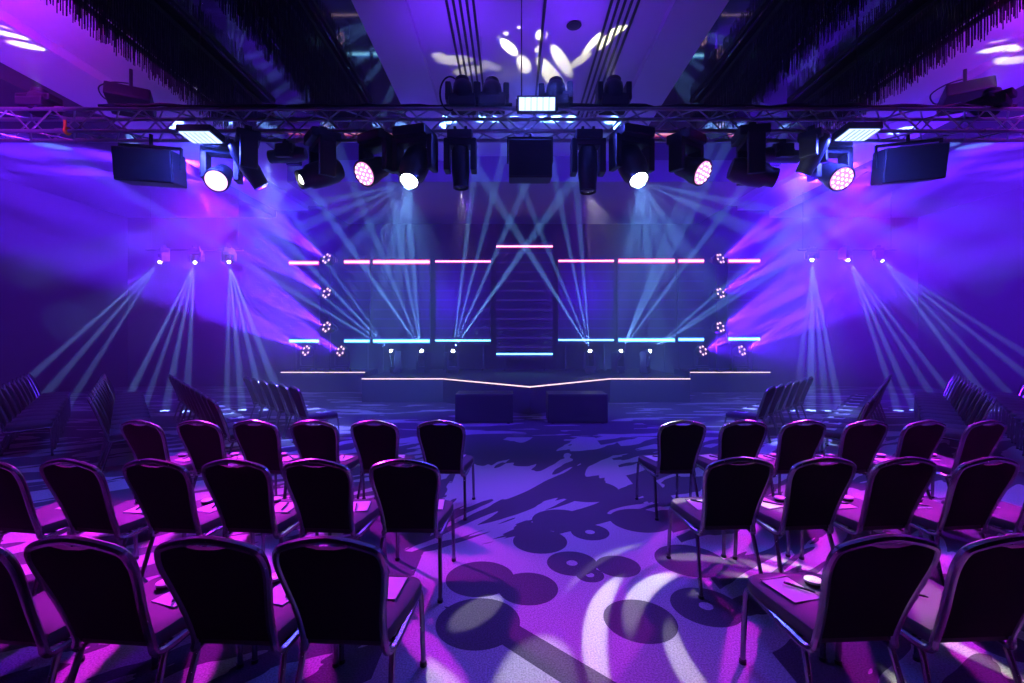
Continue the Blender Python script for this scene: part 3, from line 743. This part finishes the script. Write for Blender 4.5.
# side pipes with three lamps each
SB = []
for side, pxs, aims in (('left', ((160, 262), (195, 262.5), (229, 262)), ((-11.2, 10.4, 0), (-8.3, 10.6, 0), (-6.1, 10.7, 0))),
                        ('right', ((812, 260), (848, 260), (882, 260.5)), ((7.1, 10.7, 0), (10.2, 10.8, 0), (13.0, 11.2, 0)))):
    D = 12.6
    p0, p1 = at(pxs[0][0] - 14, 252, D + .1), at(pxs[2][0] + 14, 252, D + .1)
    zb = p0.z + .06
    pp = empty('lighting_pipe', ((p0.x + p1.x) / 2, D + .1, zb)); tag(pp, 'black pipe hung from the ceiling with three white lamps, %s side of the room' % side, 'pipe', 'hung lighting pipes')
    hw = (p1.x - p0.x) / 2
    MB().cyl((-hw, 0, 0), (hw, 0, 0), .025).build('bar', M['black'], pp)
    for s in (-.9, .9): MB().cyl((s * hw, 0, 0), (s * hw, 0, 5.7 - zb), .008, seg=6).build('wire', M['black'], pp)
    for (px, py), a, w in zip(pxs, aims, ('left', 'middle', 'right')):
        c = at(px, py, D)
        SB.append(moving_head('beam_lamp', c, a, 'beam', .085, .13, M['e_white'], 'small white lamp, %s of three on the hung pipe at the %s wall' % (w, side), 'beam lamps on the hung pipes', base_z=zb + .06, lens_label='bright white lens', dome=.05, glow=.65))

# ================================================================== LIGHT
# broad white fans from the two bright spot lamps
random.seed(3)
HAZE = (.001, .04)
def rays(n, R0, R1, r0, r1, soft=.7, gmin=.4):
    out = []
    for k in range(n):
        a = 2 * math.pi * (k + random.uniform(-.25, .25)) / n; R = random.uniform(R0, R1); r = random.uniform(r0, r1)
        out.append((R * math.cos(a), R * math.sin(a), r, r * random.uniform(.8, 1.3), random.uniform(0, 3), soft, random.uniform(gmin, 1)))
    return out
def ray(src, px, py, D, power, col, cone=3.6, gain=1.0):
    # one facet of a lamp's split beam, towards the point at depth D
    return spot('beam_ray', src, at(px, py, D), power * gain, col, cone * random.uniform(.85, 1.2), blend=.55, radius=.012)
for k, ends in (('s1', ((205, 228), (238, 252), (285, 262), (318, 282), (346, 310), (370, 335), (391, 342), (413, 335), (436, 318), (463, 275))),
                ('s2', ((598, 275), (616, 330), (636, 342), (657, 335), (680, 305), (706, 278), (736, 258), (778, 242), (832, 224)))):
    _, src, d = LIT[k]
    for n, (px, py) in enumerate(ends):
        ray(src, px, py, (11.8 if py > 300 else 9.8) if abs(px - 524) < 250 else 8.0, 16000, WHT, 5.2, random.uniform(.6, 1.1))
    spot('lamp_beam', src, at(397 if k == 's1' else 651, 330, 10.5), 2200, WHT, 55, blend=.9, radius=.02)
_, src, d = LIT['s3']
for px, py in ((815, 232), (845, 240), (866, 222), (898, 204), (945, 197)): ray(src, px, py, 7.6, 11000, WHT, 4.6, random.uniform(.6, 1))
_, src, d = LIT['s4']
for px, py in ((240, 238), (212, 240), (186, 222), (150, 207), (105, 200)): ray(src, px, py, 7.6, 5000, (.3, .4, 1), 4.6, random.uniform(.6, 1))
# pink washes over the seats
_, src, d = LIT['w1']; spot('wash_beam', src, (-2.5, 3.0, 0), 2800, MAG, 62, blend=.6, radius=.12)
_, src, d = LIT['w4']; spot('wash_beam', src, (3.4, 3.0, 0), 2800, MAG, 62, blend=.6, radius=.12)
_, src, d = LIT['w2']; spot('wash_beam', src, (-4.0, 2.8, 0), 700, VIO, 56, blend=.6, radius=.12)
_, src, d = LIT['w3']; spot('wash_beam', src, (5.6, 3.6, 0), 1000, VIO, 56, blend=.6, radius=.12)
# purple ring lamps
for (c, d), side in RL:
    spot('ring_beam', c + d * .05, c + d, 105000, PUR, 30, ring(6, .60, .24, .3, .8), base=.02, blend=.5, radius=.02)
    spot('haze_fill', c + d * .05, c + d + Vector((0, 0, -.25)), 2700 if side == 'right' else 700, (.085, .003, 1.0), 100, blend=1, radius=.03)  # wide fill added at each lamp to tint the haze violet
# white beams from the stage floor and the side pipes
FE = [((262, 273), (283, 264), (304, 260), (326, 262)), ((362, 264), (382, 255), (402, 252), (411, 238)), ((470, 210), (489, 212), (505, 232), (522, 252)),
      ((505, 214), (533, 214), (560, 202), (578, 206)), ((655, 264), (672, 236), (690, 216), (702, 242)), ((718, 292), (734, 298), (746, 284))]
for (r, src, d), ends in zip(FB, FE):
    for px, py in ends: ray(src, px, py, 17.38 / (1.347 + (CY - py) / F), 90000, WHT, 2.6, random.uniform(.6, 1.05))
SE = [((36, 372), (60, 377), (88, 374)), ((136, 382), (152, 386), (170, 386), (188, 378)), ((227, 392), (241, 394), (260, 394), (277, 390)),
      ((798, 384), (811, 388), (824, 386), (835, 386)), ((890, 386), (906, 390), (926, 386), (937, 376)), ((978, 388), (1004, 388), (1022, 372), (1038, 362))]
for (r, src, d), ends in zip(SB, SE):
    for px, py in ends: ray(src, px, py, 10.9, 60000, (.20, .36, 1.0), 2.8, random.uniform(.6, 1.05))
# strobes
for px, py, D, tgt in ((201, 140, 5.76, (0, 0, -1)), (857, 138, 5.76, (0, 0, -1)), (537, 104, 5.85, (0, -1, -.2))):
    c = at(px, py, D); area('strobe_glow', c, c + Vector(tgt), .38, .2, 150, (.06, .08, 1.0))
# added blue fill for the haze, set at two lamps that stay unlit
for k, tx in (('n3', -3.2), ('n4', 3.9)):
    _, src, d = LIT[k]; spot('blue_fill', src, (tx, 12.5, 1.6), 2600, (.06, .004, 1.0), 150, blend=1, radius=.1)
# pale blue fill added at two unlit lamps to brighten the inner slanting rows
for k, tx in (('n5', -4.0), ('n6', 4.8)):
    _, src, d = LIT[k]; spot('seat_fill', src, (tx, 8.0, .5), 2000, (.25, .42, 1.0), 34, blend=.5, radius=.03)
# swirls of white light on the carpet of the aisle, from the two narrow lamps
pet = []
for R, n, w, o_ in ((.38, 3, .05, .1), (.58, 4, .06, .7), (.76, 4, .06, 1.2), (.93, 5, .045, .3)):
    for k in range(n): pet.append(('arc', .05 * math.cos(o_), .05 * math.sin(o_), R, w, 2 * math.pi * k / n + o_, 2.3 / n, 1.0 if k % 2 else .75))
blob = [(-.35, .1, .42, .26, .5, .25, 1.0), (.35, -.3, .5, .2, 2.2, .25, 1.0), (.3, .5, .3, .12, 1.2, .25, .8), (-.3, -.62, .3, .14, .2, .25, .9)]
_, src, d = LIT['n2']; spot('swirl_beam', src, (1.45, 2.45, 0), 1900, (1, 1, .85), 30, pet, radius=.01)
_, src, d = LIT['n1']; spot('swirl_beam', src, (-.15, 2.15, 0), 1400, (1, 1, .9), 17, blob, radius=.01, roll=.4)
_, src, d = LIT['n1']; spot('aisle_fill', src, (.2, 3.6, 0), 320, (.20, .02, 1.0), 60, blend=.8, radius=.1)  # violet fill added to brighten the aisle carpet
_, src, d = LIT['n2']; spot('aisle_fill', src, (.5, 4.4, 0), 420, (.20, .02, 1.0), 70, blend=.8, radius=.1)  # second added fill, further up the aisle
# petals thrown on the ceiling
pet2 = [(-.42, .38, .30, .15, 1.9, .3, 1.3), (-.30, -.10, .20, .15, 1.2, .3, .9), (.05, -.38, .34, .16, 1.5, .3, 1.1), (.42, -.20, .34, .13, 1.2, .3, 1.0), (.50, .42, .2, .12, .6, .3, 1.0),
        (.2, .12, .16, .05, .5, .3, .6), (-.55, .78, .08, .05, .6, .3, .5), (-.3, .80, .09, .06, 2.0, .3, .6), (.15, .86, .07, .05, 1.0, .3, .6), (.75, .75, .1, .06, .4, .3, .5)]
pet3 = [(-.3, .1, .42, .12, 1.1, .3, 1.0), (.1, .25, .5, .14, 1.0, .3, 1.0), (-.5, -.4, .3, .12, .7, .3, .6), (.45, .55, .2, .1, .9, .3, .8), (.8, .9, .1, .05, .3, .3, .7)]
_, src, d = LIT[('t', 492)]; spot('petal_beam', src, (.28, 7.25, ZC), 520, (1, .95, .62), 46, pet2, radius=.01)
_, src, d = LIT[('t', 614)]; spot('petal_beam', src, (1.42, 7.0, ZC), 330, (1, .95, .5), 44, pet3, radius=.01)
_, src, d = LIT[('t', 462)]; spot('petal_beam', src, (-.75, 7.3, ZC), 160, (1, .95, .6), 40, pet3, radius=.01, roll=2.2)
sl = [(-.2, .3, .6, .14, 0, .3, 1.0), (.25, -.1, .5, .16, 0, .3, 1.0), (-.5, .7, .5, .05, 0, .3, .6)]
_, src, d = LIT[('t', 40)]; spot('petal_beam', src, (-7.35, 6.8, ZC), 420, (1, .97, .7), 30, sl, radius=.01, roll=.35)
_, src, d = LIT[('t', 992)]; spot('petal_beam', src, (7.75, 7.25, ZC), 420, (1, .97, .7), 26, sl, radius=.01, roll=-.35)

# violet uplight and hidden cove light of the ceiling
_, src, d = LIT[('t', 462)]; spot('violet_up', src, (-.9, 6.8, ZC), 75, (.14, .012, 1.0), 160, blend=1, radius=.1)
_, src, d = LIT[('t', 556)]; spot('violet_up', src, (1.4, 6.8, ZC), 75, (.14, .012, 1.0), 160, blend=1, radius=.1)
for s in (-1, 1):
    x = AX + s * 5.70
    area('cove_light', (x, 4.6, 5.98), (x + s * 1.0, 4.6, 6.2), .06, 7.0, 900, (.11, .012, 1.0))
    area('cove_light', (x, 4.6, 5.98), (x + s * 1.0, 4.6, 6.2), .06, 3.2, 260, (1, .02, .8))

# haze fills the room
W = bpy.data.worlds.new('haze'); S.world = W; W.use_nodes = True
nt = W.node_tree; bg = nt.nodes['Background']; bg.inputs[0].default_value = (0, 0, 0, 1); bg.inputs[1].default_value = 0
vs = nt.nodes.new('ShaderNodeVolumeScatter'); vs.inputs['Anisotropy'].default_value = .2
# density shaped thin over the seats so lit haze does not veil them
tc = nt.nodes.new('ShaderNodeNewGeometry'); sp = nt.nodes.new('ShaderNodeSeparateXYZ'); nt.links.new(tc.outputs['Position'], sp.inputs[0])
mr = nt.nodes.new('ShaderNodeMapRange'); mr.interpolation_type = 'SMOOTHSTEP'
for k, v in enumerate((4.4, 7.2, HAZE[0], HAZE[1])): mr.inputs[k + 1].default_value = v
nt.links.new(sp.outputs[1], mr.inputs[0]); nt.links.new(mr.outputs[0], vs.inputs['Density'])
nt.links.new(vs.outputs[0], nt.nodes['World Output'].inputs['Volume'])

# ================================================================== CAMERA AND RENDER LOOK
cam = bpy.data.cameras.new('camera'); co = bpy.data.objects.new('camera', cam); COL.objects.link(co)
cam.sensor_width = 36; cam.lens = F / 1024 * 36; co.location = (0, 0, HZ); co.rotation_euler = (math.radians(90), 0, 0)
cam.shift_y = -(341.5 - CY) / 1024; cam.clip_start = .05; cam.clip_end = 100
S.camera = co
S.view_settings.view_transform = 'Standard'; S.view_settings.look = 'None'; S.view_settings.exposure = 0; S.view_settings.gamma = 1
S.view_settings.use_curve_mapping = False
cy = S.cycles
cy.max_bounces = 5; cy.diffuse_bounces = 2; cy.glossy_bounces = 3; cy.volume_bounces = 0; cy.transmission_bounces = 2
cy.use_adaptive_sampling = False; cy.use_denoising = True; cy.sample_clamp_indirect = 3; cy.caustics_reflective = False; cy.caustics_refractive = False
